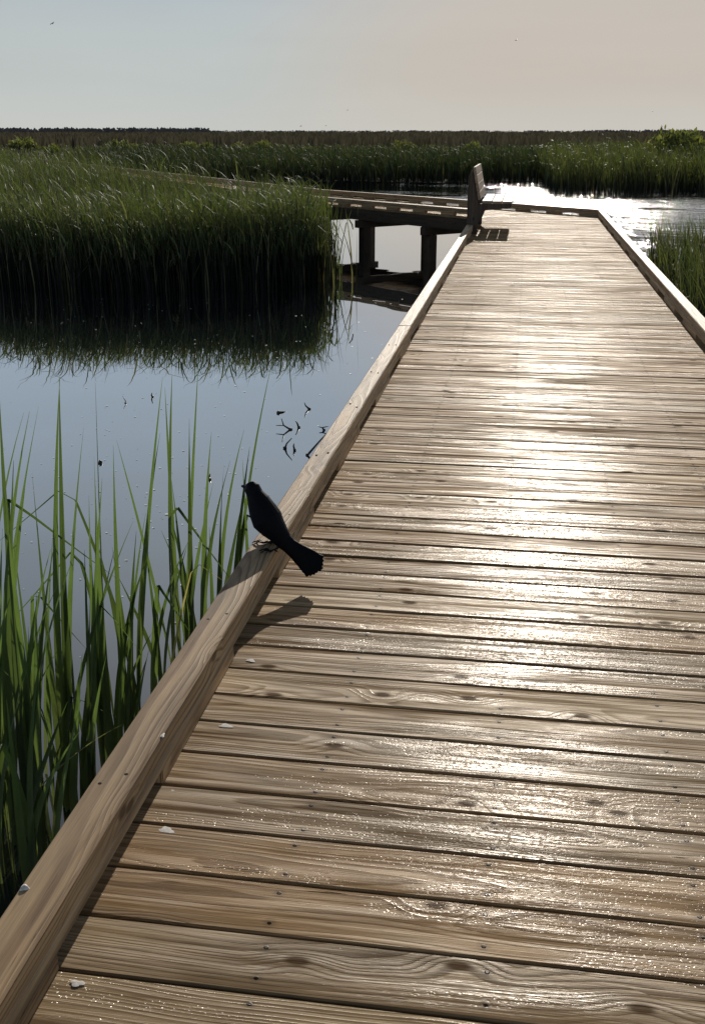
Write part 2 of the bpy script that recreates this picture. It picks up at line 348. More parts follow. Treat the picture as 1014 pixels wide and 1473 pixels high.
# ---------------------------------------------------------------- blades (reeds, grass, leaves)
def blades(base, H, az, lean, Wd, face, twist, K=5, cols=2, pw=2.0, kink=None, fold=.25, r=None, q=None):
    N = len(base); tt = np.linspace(0, 1, K+1)[None, :]
    base = np.asarray(base, float); ln = lean[:, None]
    hor = ln*H[:, None]*tt**pw
    z = H[:, None]*(tt - .28*np.minimum(ln, 1.3)**2*tt**3)
    if kink is not None:
        kk = kink[:, None]; ov = np.maximum(0, tt - kk)
        z = np.where(tt > kk, H[:, None]*(kk - .75*ov), z); hor = np.where(tt > kk, hor + H[:, None]*ov*.55, hor)
    X = base[:, 0:1] + np.cos(az)[:, None]*hor; Y = base[:, 1:2] + np.sin(az)[:, None]*hor; Z = base[:, 2:3] + z
    w = Wd[:, None]*np.minimum(1, .55 + 1.4*tt)*np.maximum(.03, 1 - tt**2.2)
    an = face[:, None] + twist[:, None]*tt
    dx, dy = np.cos(an)*w/2, np.sin(an)*w/2
    if cols == 2:
        V = np.stack([np.stack([X-dx, Y-dy, Z], -1), np.stack([X+dx, Y+dy, Z], -1)], 2)
    else:
        nx, ny = -np.sin(an)*w*fold, np.cos(an)*w*fold
        V = np.stack([np.stack([X-dx, Y-dy, Z], -1), np.stack([X+nx, Y+ny, Z], -1), np.stack([X+dx, Y+dy, Z], -1)], 2)
    nv = (K+1)*cols; V = V.reshape(N*nv, 3)
    b = (np.arange(N)*nv)[:, None, None]; k = np.arange(K)[None, :, None]*cols; c = np.arange(cols-1)[None, None, :]
    a = b + k + c; Fq = np.stack([a, a+1, a+1+cols, a+cols], -1).reshape(-1, 4)
    r = rng.random(N) if r is None else r; q = rng.random(N) if q is None else q
    A = np.stack([np.repeat(r, nv), np.repeat(np.broadcast_to(tt, (N, K+1)).reshape(N, K+1, 1), cols, 2).reshape(-1), np.repeat(q, nv)], -1)
    return V, Fq, A
def join(parts):
    Vs, Fs, As = [], [], []; o_ = 0
    for V, Fq, A in parts: Vs.append(V); Fs.append(Fq + o_); As.append(A); o_ += len(V)
    return np.concatenate(Vs), np.concatenate(Fs), np.concatenate(As)
def in_poly(P, poly):
    x, y = P[:, 0], P[:, 1]; ins = np.zeros(len(P), bool); n = len(poly); j = n-1
    for i in range(n):
        xi, yi = poly[i]; xj, yj = poly[j]
        ins ^= ((yi > y) != (yj > y)) & (x < (xj-xi)*(y-yi)/(yj-yi+1e-12) + xi); j = i
    return ins
def scatter(poly, n):
    poly = np.array(poly); lo, hi = poly.min(0), poly.max(0); out = np.zeros((0, 2))
    while len(out) < n:
        p = lo + (hi-lo)*rng.random((n*2, 2)); out = np.concatenate([out, p[in_poly(p, poly)]])
    return out[:n]
def wob(P, s, seed=0):
    x, y = P[:, 0]*s + seed, P[:, 1]*s - seed*.7
    return (np.sin(x*1.3 + 1.7*np.sin(y*.9)) + np.sin(y*1.7 + 1.1*np.sin(x*.7 + 2)) + .6*np.sin(2.9*x - 2.1*y))/2.6
def bed(name, P, Hbase, mat, label, cat, wid=(.012, .024), per=3, K=5, lean=.32, hvar=.22, z=ZW-.05, kinks=.06, dry=1.0, tips=.0):
    """a stand of reeds: each spot of P carries `per` blades"""
    n = len(P)*per; B = np.repeat(P, per, 0) + rng.normal(0, .03, (n, 2)); Hh = np.repeat(Hbase, per)
    H = Hh*(1 + hvar*(rng.random(n)*1.6 - .95)) + .05
    base = np.column_stack([B, np.full(n, z)])
    kk = np.where(rng.random(n) < kinks, .55 + .3*rng.random(n), 2.0)
    V, Fq, A = blades(base, H, rng.normal(2.9, 1.5, n), np.abs(rng.normal(lean, lean*.6, n)), rng.uniform(*wid, n),
                      rng.uniform(0, math.pi, n), rng.normal(0, 1.4, n), K=K, kink=kk, q=rng.random(n)*dry)
    if tips:          # loose leaves bending out of the upper half
        m = int(n*tips); ii = rng.integers(0, n, m); f = rng.uniform(.45, .88, m)
        b2 = base[ii].copy(); b2[:, 2] += H[ii]*f; b2[:, :2] += rng.normal(0, .05, (m, 2))
        V2, F2, A2 = blades(b2, H[ii]*rng.uniform(.20, .36, m), rng.normal(2.8, 1.2, m), rng.uniform(.4, 1.3, m), rng.uniform(wid[1]*.7, wid[1]*1.15, m),
                            rng.uniform(0, math.pi, m), rng.normal(0, 1.0, m), K=4, kink=np.where(rng.random(m) < .3, .6, 2.0), q=rng.random(m)*dry)
        A2[:, 1] = .7 + .3*A2[:, 1]; V, Fq, A = join([(V, Fq, A), (V2, F2, A2)])
    ob = link(name, np_mesh(name, V, Fq, A), mat); tag(ob, label, cat, kind='stuff'); return ob
def xy(px, py, z=ZW): p = at(px, py, z); return (p.x, p.y)

# big bed on the left
wingL = lambda s: (-.9 - .7071*s, 18.9 + .7071*s)
left_poly = [xy(-420, 436), xy(-30, 405), xy(40, 412), xy(110, 418), xy(200, 420), xy(290, 416), xy(380, 416), xy(425, 414), xy(452, 406), xy(448, 372), xy(440, 348),
             (-6.2, 24.1), (-13.2, 33.0), (-26.0, 49.5), (-34, 49.5), (-30, 25)]
Pm = scatter(left_poly, 15000)
fr = np.array(left_poly[:9])
def edge_pts(pts, n, inward, depth):
    pts = np.array(pts); seg = rng.integers(0, len(pts)-1, n); s_ = rng.random(n)[:, None]
    L_ = np.linalg.norm(np.diff(pts, axis=0), axis=1); seg = rng.choice(len(pts)-1, n, p=L_/L_.sum())
    return pts[seg]*(1-s_) + pts[seg+1]*s_ + np.array(inward)*(rng.random(n)**1.5)[:, None]*depth
Pe = edge_pts(left_poly[1:9], 2600, (-.15, 1.0), 2.0)
Pe2 = edge_pts(left_poly[8:11], 500, (-1.0, .1), 1.2)
Pe += rng.normal(0, .10, Pe.shape)*rng.choice([1, 1, 2.6], (len(Pe), 1)); Pe2 += rng.normal(0, .16, Pe2.shape)
P = np.concatenate([Pm, Pe, Pe2])
dist = -P[:, 0]*math.sin(YAW) + P[:, 1]*math.cos(YAW)
Hb = 1.17 + .09*wob(P, .55, 3) + .08*wob(P, 1.7, 8)
Hb += np.clip((dist - 22)/6, 0, 1)*.30 - np.clip((dist - 30)/10, 0, 1)*.10
# clear a strip along the wing of the boardwalk
def near_wing(P):
    d1 = np.abs((P[:, 0] + P[:, 1]) - 19.6)/1.414
    return (d1 < .82) & (P[:, 0] > -6.0)
k = ~near_wing(P); P, Hb = P[k], Hb[k]
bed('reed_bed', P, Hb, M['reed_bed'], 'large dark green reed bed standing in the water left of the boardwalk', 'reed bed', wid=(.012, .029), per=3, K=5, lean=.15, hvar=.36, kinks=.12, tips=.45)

# bed beyond the right curb
rp = [(1.75, 11.5), (2.4, 11.0), (7.5, 12.5), (9.0, 22.0), (6.5, 24.5), (4.3, 25.5), (2.6, 22.0), (1.8, 17.0)]
P = scatter(rp, 2600)
P = P[(wob(P, .9, 2) + .5 - np.clip((P[:, 1]-18)/6, 0, 1)*.9) > -.35*rng.random(len(P))]
Hb = .98 + .14*wob(P, .8, 5) - np.clip((P[:, 1] - 15)/10, 0, 1)*.25
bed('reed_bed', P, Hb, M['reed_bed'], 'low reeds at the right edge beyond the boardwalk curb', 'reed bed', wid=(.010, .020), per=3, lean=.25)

# banks across the open water
def bank(pts, n, H, label, wid, per=2, seed=0, lean=.25, mat='reed_far'):
    P = scatter(pts, n)
    Hb = H*(1 + .12*wob(P, .30, seed) + .07*wob(P, 1.1, seed+4))
    return bed('reed_bed', P, Hb, M[mat], label, 'reed bed', wid=wid, per=per, K=4, lean=lean, z=ZW, tips=.5)
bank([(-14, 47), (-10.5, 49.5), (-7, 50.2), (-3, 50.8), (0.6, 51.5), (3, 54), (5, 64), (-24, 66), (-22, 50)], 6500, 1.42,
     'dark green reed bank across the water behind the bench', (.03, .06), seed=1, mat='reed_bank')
bank([(1.2, 43.3), (2.6, 42.0), (5, 42.6), (8, 43.0), (12, 43.0), (20, 44), (24, 62), (1.5, 62), (.7, 50)], 8000, 1.62,
     'bright green reed bank across the glittering water on the right', (.028, .055), seed=6)
bank([(-60, 60), (-24, 52), (-12, 62), (40, 62), (75, 72), (110, 150), (-110, 150)], 11000, .80,
     'pale green marsh growth stretching behind the reed banks', (.07, .15), seed=9, mat='reed_mid')
bank([(-60, 42), (-30, 40), (-27, 52), (-40, 60), (-70, 62)], 2500, .95,
     'green marsh grass at the far left beyond the distant boardwalk', (.04, .08), seed=11, mat='reed_mid')

# dark brown belt towards the horizon
Ps, Hs = [], []
for (d0, d1, n, hh) in ((135, 220, 5000, 1.75), (220, 420, 4500, 2.0), (420, 900, 3500, 2.4)):
    dd = d0 + (d1-d0)*rng.random(n); aa = rng.uniform(-.62, .62, n) + YAW
    Ps.append(np.column_stack([-np.sin(aa)*dd, np.cos(aa)*dd])); Hs.append(np.full(n, hh))
P = np.concatenate(Ps); Hb = np.concatenate(Hs)*(1 + .10*wob(P, .02, 2))
n = len(P); dd = np.linalg.norm(P, axis=1)
V, Fq, A = blades(np.column_stack([P, np.full(n, ZW)]), Hb*(1+.2*(rng.random(n)-.6)), rng.uniform(0, 6.28, n), np.abs(rng.normal(.1, .1, n)),
                  dd*.0016*rng.uniform(1, 3, n), np.full(n, YAW) + rng.normal(0, .3, n), rng.normal(0, .3, n), K=3)
tag(link('reed_belt', np_mesh('reed_belt', V, Fq, A), M['reed_brown']), 'dark brown belt of distant marsh reeds below the horizon', 'reeds', kind='stuff')

# far tree line: many small leaf faces per tree, uneven tops
parts = []
for d, n, hmin, hmax, a0, a1 in ((1500, 900, 3.5, 5.0, -.45, .62), (1300, 330, 6.0, 7.8, .13, .45), (1700, 90, 5, 6.5, -.42, -.2)):
    aa = rng.uniform(a0, a1, n) + YAW; hh = hmin + (hmax-hmin)*rng.random(n)**2; dd = d*(1 + .15*rng.random(n))
    m = 16; B = np.column_stack([-np.sin(aa)*dd, np.cos(aa)*dd, np.full(n, ZW)])
    B = np.repeat(B, m, 0); hr = np.repeat(hh, m); f = rng.random(n*m)
    B[:, 0] += rng.normal(0, 1.0, n*m)*hr*1.5*(1-f*.6); B[:, 1] += rng.normal(0, 1, n*m)*2; B[:, 2] += hr*f*.75
    parts.append(blades(B, hr*.28, rng.uniform(0, 6.28, n*m), np.full(n*m, .3), hr*rng.uniform(.25, .6, n*m), YAW + rng.normal(0, .4, n*m), np.zeros(n*m), K=2))
V, Fq, A = join(parts)
tag(link('treeline', np_mesh('treeline', V, Fq, A), M['tree_far']), 'low dark line of far trees along the horizon', 'tree line', kind='stuff')

# shrubs among the reeds
def shrub(px, py, dist, w, hgt, label):
    g = at_f(px, py, dist); z1 = g.z + .36; w *= 1.35; hgt += .25; root = empty('shrub', (g.x, g.y, ZW)); tag(root, label, 'shrub', 'shrubs scattered over the marsh')
    H0 = z1 - ZW
    Vt, Ft = [], []
    for i in range(4):
        a = random.uniform(0, 6.28); e = Vector((g.x + math.cos(a)*w*.25, g.y + math.sin(a)*w*.25, ZW + H0*.75))
        tube(Vt, Ft, [(g.x, g.y, ZW-.1), (Vector((g.x, g.y, ZW)) + e)/2 + Vector((0, 0, .1)), e], [w*.03, w*.022, w*.01], 5)
    link('trunk', pymesh('trunk', Vt, Ft), M['bark'], root)
    nc = 14; C = []
    for i in range(nc):
        u = random.random(); a = random.uniform(0, 6.28); rr = w*.5*math.sqrt(u)*(.95)
        C.append((g.x + math.cos(a)*rr, g.y + math.sin(a)*rr, z1 - hgt*(.12 + .75*random.random()*(.4 + u)), w*random.uniform(.12, .24)))
    m = 60; n = nc*m; C = np.repeat(np.array(C), m, 0)
    dirs = rng.normal(0, 1, (n, 3)); dirs /= np.linalg.norm(dirs, axis=1)[:, None]
    B = C[:, :3] + dirs*C[:, 3:4]*rng.uniform(.55, 1.05, n)[:, None]
    ls = w*.06
    V, Fq, A = blades(B, np.full(n, ls*1.6), rng.uniform(0, 6.28, n), rng.uniform(.2, 1.2, n), np.full(n, ls)*rng.uniform(.6, 1.3, n), rng.uniform(0, 3.14, n), rng.normal(0, .6, n), K=2,
                      q=rng.random(n)*.85)
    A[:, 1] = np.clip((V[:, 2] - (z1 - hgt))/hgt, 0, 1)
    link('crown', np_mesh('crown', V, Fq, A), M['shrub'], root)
sh = [(972, 203, 50, 1.7, 1.5, 'largest round bush standing above the reeds at the right edge'),
      (1006, 216, 52, 1.6, 1.4, 'second bush beside the largest round bush, cut by the right edge'),
      (796, 224, 62, .6, .9, 'small slim bush left of the bright green reed bank'),
      (735, 224, 66, .8, .7, 'low bush just right of the bench back'),
      (682, 215, 70, 1.1, .9, 'pale rounded bush directly above the bench back'),
      (580, 212, 74, .9, .9, 'pale bush above the dark reed bank, midway between bench and left reeds'),
      (548, 221, 76, .9, .6, 'low bush just left of the pale bush on the dark reed bank'),
      (442, 218, 84, .8, .7, 'small pale bush above the right end of the large reed bed'),
      (370, 213, 90, 1.5, .7, 'low spreading bush right of the pair of close bushes'),
      (345, 213, 95, 1.2, .7, 'low bush touching the left side of the spreading bush'),
      (292, 213, 92, 1.3, .8, 'right one of the pair of close bushes in the marsh middle'),
      (273, 211, 94, 1.2, .8, 'left one of the pair of close bushes in the marsh middle'),
      (200, 215, 92, 1.2, .6, 'flat low bush right of the twin tall bushes'),
      (183, 209, 88, 1.1, 1.2, 'taller right one of the twin light green bushes on the left'),
      (166, 208, 90, 1.1, 1.2, 'left one of the twin light green bushes on the left'),
      (72, 219, 90, 1.2, .6, 'small isolated bush near the far left of the marsh'),
      (30, 208, 110, 2.0, .8, 'wide dull bush farthest left under the tree line')]
for a in sh: shrub(*a)

# ---------------------------------------------------------------- boardwalk
XL, XR = -.741, 1.246                 # inner faces of the curbs
CW = .089; ZC = .127; PL = .143; GAP = .006
NEARS, REARS = 18.50, 20.85           # x + y of the wing's inner curb faces
D45 = Vector((-.70711, .70711, 0)); N45 = Vector((.70711, .70711, 0))
main = empty('boardwalk', ((XL+XR)/2, 9, 0))
tag(main, 'wet plank boardwalk running straight ahead with low timber curbs on both sides', 'boardwalk')
wing = empty('boardwalk', (-4, 23.6, 0)); tag(wing, 'raised boardwalk wing turning left behind the bench on dark posts', 'boardwalk')
dk = Boards()
y = -1.2; yi = NEARS - XL
i = 0
while True:
    g = random.choice([.005, .006, .007, .009, .011, .013]) if random.random() < .88 else .019
    wdt = PL - g; y0 = 1.404 + (i - 20)*PL + g/2; yc = y0 + wdt/2
    if y0 + PL > REARS + .05 - XR + 4: break
    x0 = XL - CW - random.uniform(.006, .03); x1 = XR + CW + random.uniform(.006, .03); s0 = s1 = 0
    if yc > yi: x0 = XL + (yc - yi) + .004; s0 = 1
    if yc > REARS - XR - .09: x1 = min(x1, REARS + .12 - yc); s1 = -1 if x1 < XR + CW else 0
    if x1 - x0 < .15: break
    dz = random.uniform(-.0018, .0012); tl = random.gauss(0, .0012); yk = random.gauss(0, .0008)
    dk.add((x0, yc - yk, -.019 + dz - tl), (x1, yc + yk, -.019 + dz + tl), wdt, .038, cham=.003,
           up=(0, random.gauss(0, .006), 1), skew0=-s0, skew1=-s1, u0=10.0*i + x0)
    i += 1
dk.build('decking', M['deck'], main)

def curb(parent, p0, p1, gaps, side_in, rails, mat, zc=ZC):
    """4x4 timber on spacer blocks; gaps lists the (start, end) distances where no block stands; side_in is the unit vector to the deck"""
    p0, p1 = Vector(p0), Vector(p1); T = (p1-p0); L = T.length; T.normalize(); n = side_in*(-CW/2)
    cuts = [0] + rails + [L]
    for a, b in zip(cuts[:-1], cuts[1:]):
        bd = Boards(); jz = random.uniform(-.002, .002); jx = random.uniform(-.002, .002)
        bd.add(p0 + T*(a+.002) + n*(1+jx*20) + Vector((0, 0, zc - .0275 + jz)), p0 + T*(b-.002) + n + Vector((0, 0, zc - .0275 + jz)), CW, .055, cham=.005)
        bd.add(p0 + T*(a+.003) + n*(1.02+jx*20) + Vector((0, 0, zc - .0735 + jz)), p0 + T*(b-.003) + n*1.05 + Vector((0, 0, zc - .0735 + jz)), CW - .003, .034, cham=.004)
        bd.build('curb_rail', mat, parent)
    e = 0.0
    for a, b in gaps + [(L, L)]:
        if a - e > .03:
            bd = Boards(); hb = zc - .089 - .003
            bd.add(p0 + T*e + n*1.0 + Vector((0, 0, hb/2 + .001)), p0 + T*a + n*1.0 + Vector((0, 0, hb/2 + .001)), CW - .008, hb, cham=.002)
            bd.build('curb_block', mat, parent)
        e = b
def bolts(parent, p0, p1, step, n_in):
    p0, p1 = Vector(p0), Vector(p1); T = (p1-p0).normalized(); L = (p1-p0).length; d = .55
    while d < L:
        for o_ in (-.022, .020):
            c = p0 + T*(d + random.uniform(-.05, .05)) + n_in*(-CW/2 + o_) + Vector((0, 0, ZC))
            bme = bmesh.new(); bmesh.ops.create_cone(bme, cap_ends=True, segments=10, radius1=.0048, radius2=.0042, depth=.003, matrix=Matrix.Translation(c + Vector((0, 0, .0005))))
            me = bpy.data.meshes.new('bolt_head'); bme.to_mesh(me); bme.free(); link('bolt_head', me, M['bolt'], parent)
        d += step
def gaps_of(L, start, period, glen):
    g = []; s_ = start
    while s_ + glen < L: g.append((max(0, s_), s_ + glen)); s_ += period
    return g
yb = -1.45
Lm = yi - yb
curb(main, (XL, yb, 0), (XL, yi + .02, 0), gaps_of(Lm, 1.40 - yb - 1.2*2, 1.2, .58), Vector((1, 0, 0)), [3.72 - yb - 3.66, 3.72 - yb, 3.72 - yb + 3.66, 4.05 - yb + 7.32, 4.05 - yb + 10.98], M['rail'])
yr = REARS - XR
bolts(main, (XL, .4, 0), (XL, 11, 0), .82, Vector((1, 0, 0)))
curb(main, (XR, yb, 0), (XR, yr, 0), gaps_of(yr - yb, .4, 1.2, .5), Vector((-1, 0, 0)), [3.6, 7.2, 10.9, 14.5, 18.1], M['rail'])
def put(parent, name, mat, *args, **kw):
    b = Boards(); b.add(*args, **kw); return b.build(name, mat, parent)
for x in (XL - CW + .012, XR + CW - .012):
    put(main, 'rim_joist', M['post'], (x, yb, -.145), (x, (yi if x < 0 else yr), -.145), .038, .21)
for x in (-.40, 0, .40, .80):
    put(main, 'joist', M['post'], (x, yb, -.145), (x, yi, -.145), .038, .21)
for yy in np.arange(.2, 19.3, 2.44):
    put(main, 'cap_beam', M['post'], (XL - .16, yy, -.325), (XR + .16, yy, -.325), .14, .145)
    for x in (XL + .08, XR - .08): put(main, 'post', M['post'], (x, yy, -1.6), (x, yy, -.40), .14, .14, up=(0, 1, 0))

# the wing
def wing_deck(parent, org, D, N, L, wdt_in):
    b = Boards(); s_ = 0.0
    while s_ < L:
        g = random.choice([.005, .007, .009]); c = org + D*(s_ + PL/2); dz = random.uniform(-.002, .001)
        b.add(c - N*(CW + .015) + Vector((0, 0, -.019+dz)), c + N*(wdt_in + CW + .015) + Vector((0, 0, -.019+dz)), PL - g, .038, cham=.003, u0=5000 + 10.0*len(b.RN)); s_ += PL
    return b.build('decking', M['deck'], parent)
inner = Vector((XL, yi, 0)); WW = (REARS - NEARS)/1.41421
LW = 7.4
wing_deck(wing, inner + D45*.006, D45, N45, LW, WW)
gapw = gaps_of(LW, .16, .80, .46)
curb(wing, inner + D45*.03, inner + D45*LW, gapw, N45, [3.66], M['rail'])
rc = Vector((XR, yr, 0))                       # far corner
endr = inner + D45*LW + N45*WW; LR = (endr - rc).length
curb(wing, rc + D45*.01, endr, gaps_of(LR, .42, .80, .46), -N45, [3.66, 7.3], M['rail'])
for off in (-CW + .012, WW + CW - .012):
    st = inner + N45*off if off < 0 else rc + N45*(CW-.012)
    put(wing, 'rim_joist', M['post'], st + Vector((0, 0, -.145)) + D45*(.0 if off > 0 else .05), inner + D45*LW + N45*off + Vector((0, 0, -.145)), .038, .21)
for s_ in (1.38, 3.42, 5.4, 7.1):
    c = inner + D45*s_
    put(wing, 'cap_beam', M['post'], c - N45*.17 + Vector((0, 0, -.325)), c + N45*(WW + .17) + Vector((0, 0, -.325)), .15, .145)
    for off in (.02, WW - .02):
        q = c + N45*off; put(wing, 'post', M['post'], q + Vector((0, 0, -1.6+ZC)), q + Vector((0, 0, -.40)), .17, .17, up=(.7, .7, 0))
# the far stretch beyond the reeds
far = empty('boardwalk', (-16, 38, 0)); tag(far, 'distant stretch of boardwalk seen as a thin pale line beyond the left reed bed', 'boardwalk')
a0 = inner + D45*(LW+.02); A38 = R(35.5); DF = Vector((-math.sin(A38), math.cos(A38), 0)); NF = Vector((math.cos(A38), math.sin(A38), 0)); LF = 36.0
wing_deck(far, a0 + NF*.0, DF, NF, LF, WW)
curb(far, a0, a0 + DF*LF, gaps_of(LF, .2, .8, .46)[:0], NF, [9, 18, 27], M['rail'])
curb(far, a0 + NF*WW, a0 + NF*WW + DF*LF, [], -NF, [9, 18, 27], M['rail'])
put(far, 'rim_joist', M['post'], a0 - NF*.07 + Vector((0, 0, -.145)), a0 - NF*.07 + DF*LF + Vector((0, 0, -.145)), .038, .21)
for s_ in np.arange(1.5, LF, 2.44):
    for off in (.05, WW-.05):
        q = a0 + DF*s_ + NF*off; put(far, 'post', M['post'], q + Vector((0, 0, -1.6)), q + Vector((0, 0, -.04)), .17, .17, up=(.7, .7, 0))

# ---------------------------------------------------------------- bench on the left curb at the bend
by0, by1 = 16.05, 17.85
bx = -.70
bench = empty('bench', (bx, (by0+by1)/2, 0)); tag(bench, 'wooden plank bench with tall sloping back on the left curb at the bend', 'bench')
sb = Boards()
for k_ in range(3):
    xx = bx + .08 + k_*.146 + .07
    sb.add((xx, by0, .445 - k_*.004), (xx, by1, .445 - k_*.004), .138, .038, cham=.004)
sb.build('seat', M['bench'], bench)
bb = Boards(); bdir = Vector((-.20, 0, .98)).normalized(); bn = Vector((bdir.z, 0, -bdir.x))
for k_ in range(4):
    c = Vector((bx + .045, 0, .47)) + bdir*(.062 + k_*.116)
    bb.add(c + Vector((0, by0, 0)), c + Vector((0, by1, 0)), .110, .038, up=bn, cham=.004)
bb.build('backrest', M['bench'], bench)
for yy in (by0 + .03, by1 - .03):
    V, Fc = [], []
    prof = [(bx + .50, .424), (bx + .50, .365), (bx + .12, .33), (bx + .02, .10), (bx + .02, -.23), (bx - .13, -.23), (bx - .13, .79), (bx - .095, .875), (bx - .075, .88), (bx + .01, .424)]
    n = len(prof)
    for dy in (-.035, .035): V += [Vector((x, yy + dy, z)) for x, z in prof]
    Fc = [tuple(range(n)), tuple(range(2*n-1, n-1, -1))] + [(i, i+n, (i+1) % n + n, (i+1) % n) for i in range(n)]
    me = pymesh('support', V, Fc, False); bmx = bmesh.new(); bmx.from_mesh(me); bmesh.ops.recalc_face_normals(bmx, faces=bmx.faces); bmx.to_mesh(me); bmx.free()
    a = me.attributes.new('rnd', 'FLOAT_COLOR', 'FACE'); a.data.foreach_set('color', [.4, .5, .3, 1]*len(me.polygons))
    uvl = me.uv_layers.new(name='UVMap')
    for lp in me.loops: c = me.vertices[lp.vertex_index].co; uvl.data[lp.index].uv = (c.z + 3, c.x + .78 + c.y*.3)
    link('support', me, M['post'], bench)

# ---------------------------------------------------------------- grackle on the left curb
def feather_mat():
    t = NT('black_feather')
    ob = t.n('ShaderNodeTexCoord').outputs['Object']
    nz = t.noise(t.n('ShaderNodeMapping', i_Vector=ob, i_Scale=(60, 60, 25)).outputs[0], 1.0, 4.0)
    lw = t.n('ShaderNodeLayerWeight', i_Blend=.35).outputs['Facing']
    col = t.mix(lw, rgb(.003, .0035, .005), rgb(.004, .007, .014))
    bp = t.n('ShaderNodeBump', i_Strength=.4, i_Distance=.004, i_Height=nz).outputs[0]
    p = t.n('ShaderNodeBsdfPrincipled', i_Base_Color=col, i_Roughness=.6, i_Normal=bp); p.inputs['Specular IOR Level'].default_value = .1
    return t.out(p.outputs[0])
M['feather'] = feather_mat()
PXM = 443.0
Vd = ray(405, 760)[0].normalized()
def bird_body():
    V, Fc = [], []
    #        px   py   half width px, depth half m, y plane
    sp_ = [(359.0, 693.5, 2.0, .004), (360.3, 696.0, 8.0, .016), (362.5, 701, 11.6, .0235), (366.5, 710, 12.2, .025), (371.5, 720, 16.5, .032), (377.5, 733, 20.5, .040), (384.5, 747, 23.0, .045),
           (392.5, 758, 19.5, .041), (401, 768, 15.5, .033), (408.5, 778, 13.0, .022), (416.5, 785, 11.5, .015), (427, 793.5, 13.0, .011), (438, 802, 16.0, .009), (447, 809.5, 18.5, .007), (453, 814.5, 18.0, .005)]
    n = 20; C = []
    for i, (x, yv, w_, d_) in enumerate(sp_):
        f = i/(len(sp_)-1); C.append(at_y(x, yv, 3.215 - .071*f))
    for i, (x, yv, w_, d_) in enumerate(sp_):
        T = (C[min(i+1, len(C)-1)] - C[max(0, i-1)]).normalized(); Sx = T.cross(Vd).normalized(); Dp = Sx.cross(T).normalized()
        for k in range(n):
            a = 2*math.pi*k/n; V.append(C[i] + Sx*(math.cos(a)*w_/PXM) + Dp*(math.sin(a)*d_))
    for i in range(len(sp_)-1):
        for k in range(n):
            q = i*n; Fc.append((q+k, q+(k+1) % n, q+n+(k+1) % n, q+n+k))
    Fc.append(tuple(range(n))[::-1]); Fc.append(tuple((len(sp_)-1)*n + k for k in range(n)))
    # ragged tail feather ends
    T = (C[-1] - C[-2]).normalized(); Sx = T.cross(Vd).normalized()
    for j in range(9):
        s_ = (j - 4)/4.0*17.5/PXM; ln_ = (.024 - .021*(abs(j-4)/4.0)**2)*random.uniform(.85, 1.12)
        tube(V, Fc, [C[-2] + Sx*s_*.85, C[-1] + Sx*s_*1.0, C[-1] + Sx*s_*1.04 + T*ln_], [.005, .006, .0042], 6)
    # bill pointing away over the water
    hd = C[2]; bd_ = Vector((-.78, .60, -.16)).normalized()
    tube(V, Fc, [hd + bd_*.010, hd + bd_*.030, hd + bd_*.044, hd + bd_*.056], [.012, .0095, .0065, .0032], 8)
    # thighs, legs and toes
    for (hip, knee, foot, dy) in (((398, 768), (406, 784), (389, 793), 0.0), ((388, 764), (395, 777), (379, 781), .030)):
        yy = 3.165 + dy
        h_ = at_y(hip[0], hip[1], yy); k_ = at_y(knee[0], knee[1], yy - .004)
        f_ = at(foot[0] , foot[1] , ZC + .006)
        tube(V, Fc, [h_, (h_*2 + k_)/3, (h_ + k_*2)/3, k_], [.017, .013, .008, .0042], 8)
        tube(V, Fc, [k_, (k_ + f_)/2 + Vector((.004, 0, 0)), f_], [.0040, .0032, .0036], 6)
        for ang, ln_ in ((2.55, .034), (3.05, .040), (3.60, .034), (.10, .026)):
            dv = Vector((math.cos(ang), math.sin(ang), 0)); e = f_ + dv*ln_
            drop = -.010 if e.x < XL - CW else 0
            tube(V, Fc, [f_, f_ + dv*ln_*.45 + Vector((0, 0, .006)), f_ + dv*ln_*.8 + Vector((0, 0, .001)), e + Vector((0, 0, -.003 + drop))], [.0034, .0030, .0026, .0012], 6)
    return V, Fc
V, Fc = bird_body()
me0 = pymesh('grackle_raw', V, Fc); tmp = bpy.data.objects.new('grackle_raw', me0); COL.objects.link(tmp)
md = tmp.modifiers.new('r', 'REMESH'); md.mode = 'VOXEL'; md.voxel_size = .0017; md.use_smooth_shade = True
sm = tmp.modifiers.new('s', 'SMOOTH'); sm.factor = .5; sm.iterations = 3
dg = bpy.context.evaluated_depsgraph_get(); me1 = bpy.data.meshes.new_from_object(tmp.evaluated_get(dg)); me1.name = 'grackle'
bpy.data.objects.remove(tmp)
fp = at(388, 783, ZC)
me1.transform(Matrix.Translation(-fp))
bird = link('grackle', me1, M['feather']); bird.location = fp
tag(bird, 'black long-tailed grackle perched on the left curb looking out over the water', 'bird')
# eyes
for s_ in (-1, 1):
    V, Fc = [], []; bme = bmesh.new(); bmesh.ops.create_uvsphere(bme, u_segments=10, v_segments=8, radius=.0032); me = bpy.data.meshes.new('eye'); bme.to_mesh(me); bme.free()
    e = link('eye', me, plain('bird_eye', (.35, .26, .05), .2), None); e.parent = bird
    hd = at_y(363.5, 701, 3.205) - fp; bd_ = Vector((-.55, .80, 0)).normalized(); sd_ = Vector((.80, .55, 0)).normalized()
    e.location = hd + bd_*.016 + sd_*(s_*.0165) + Vector((0, 0, .004))

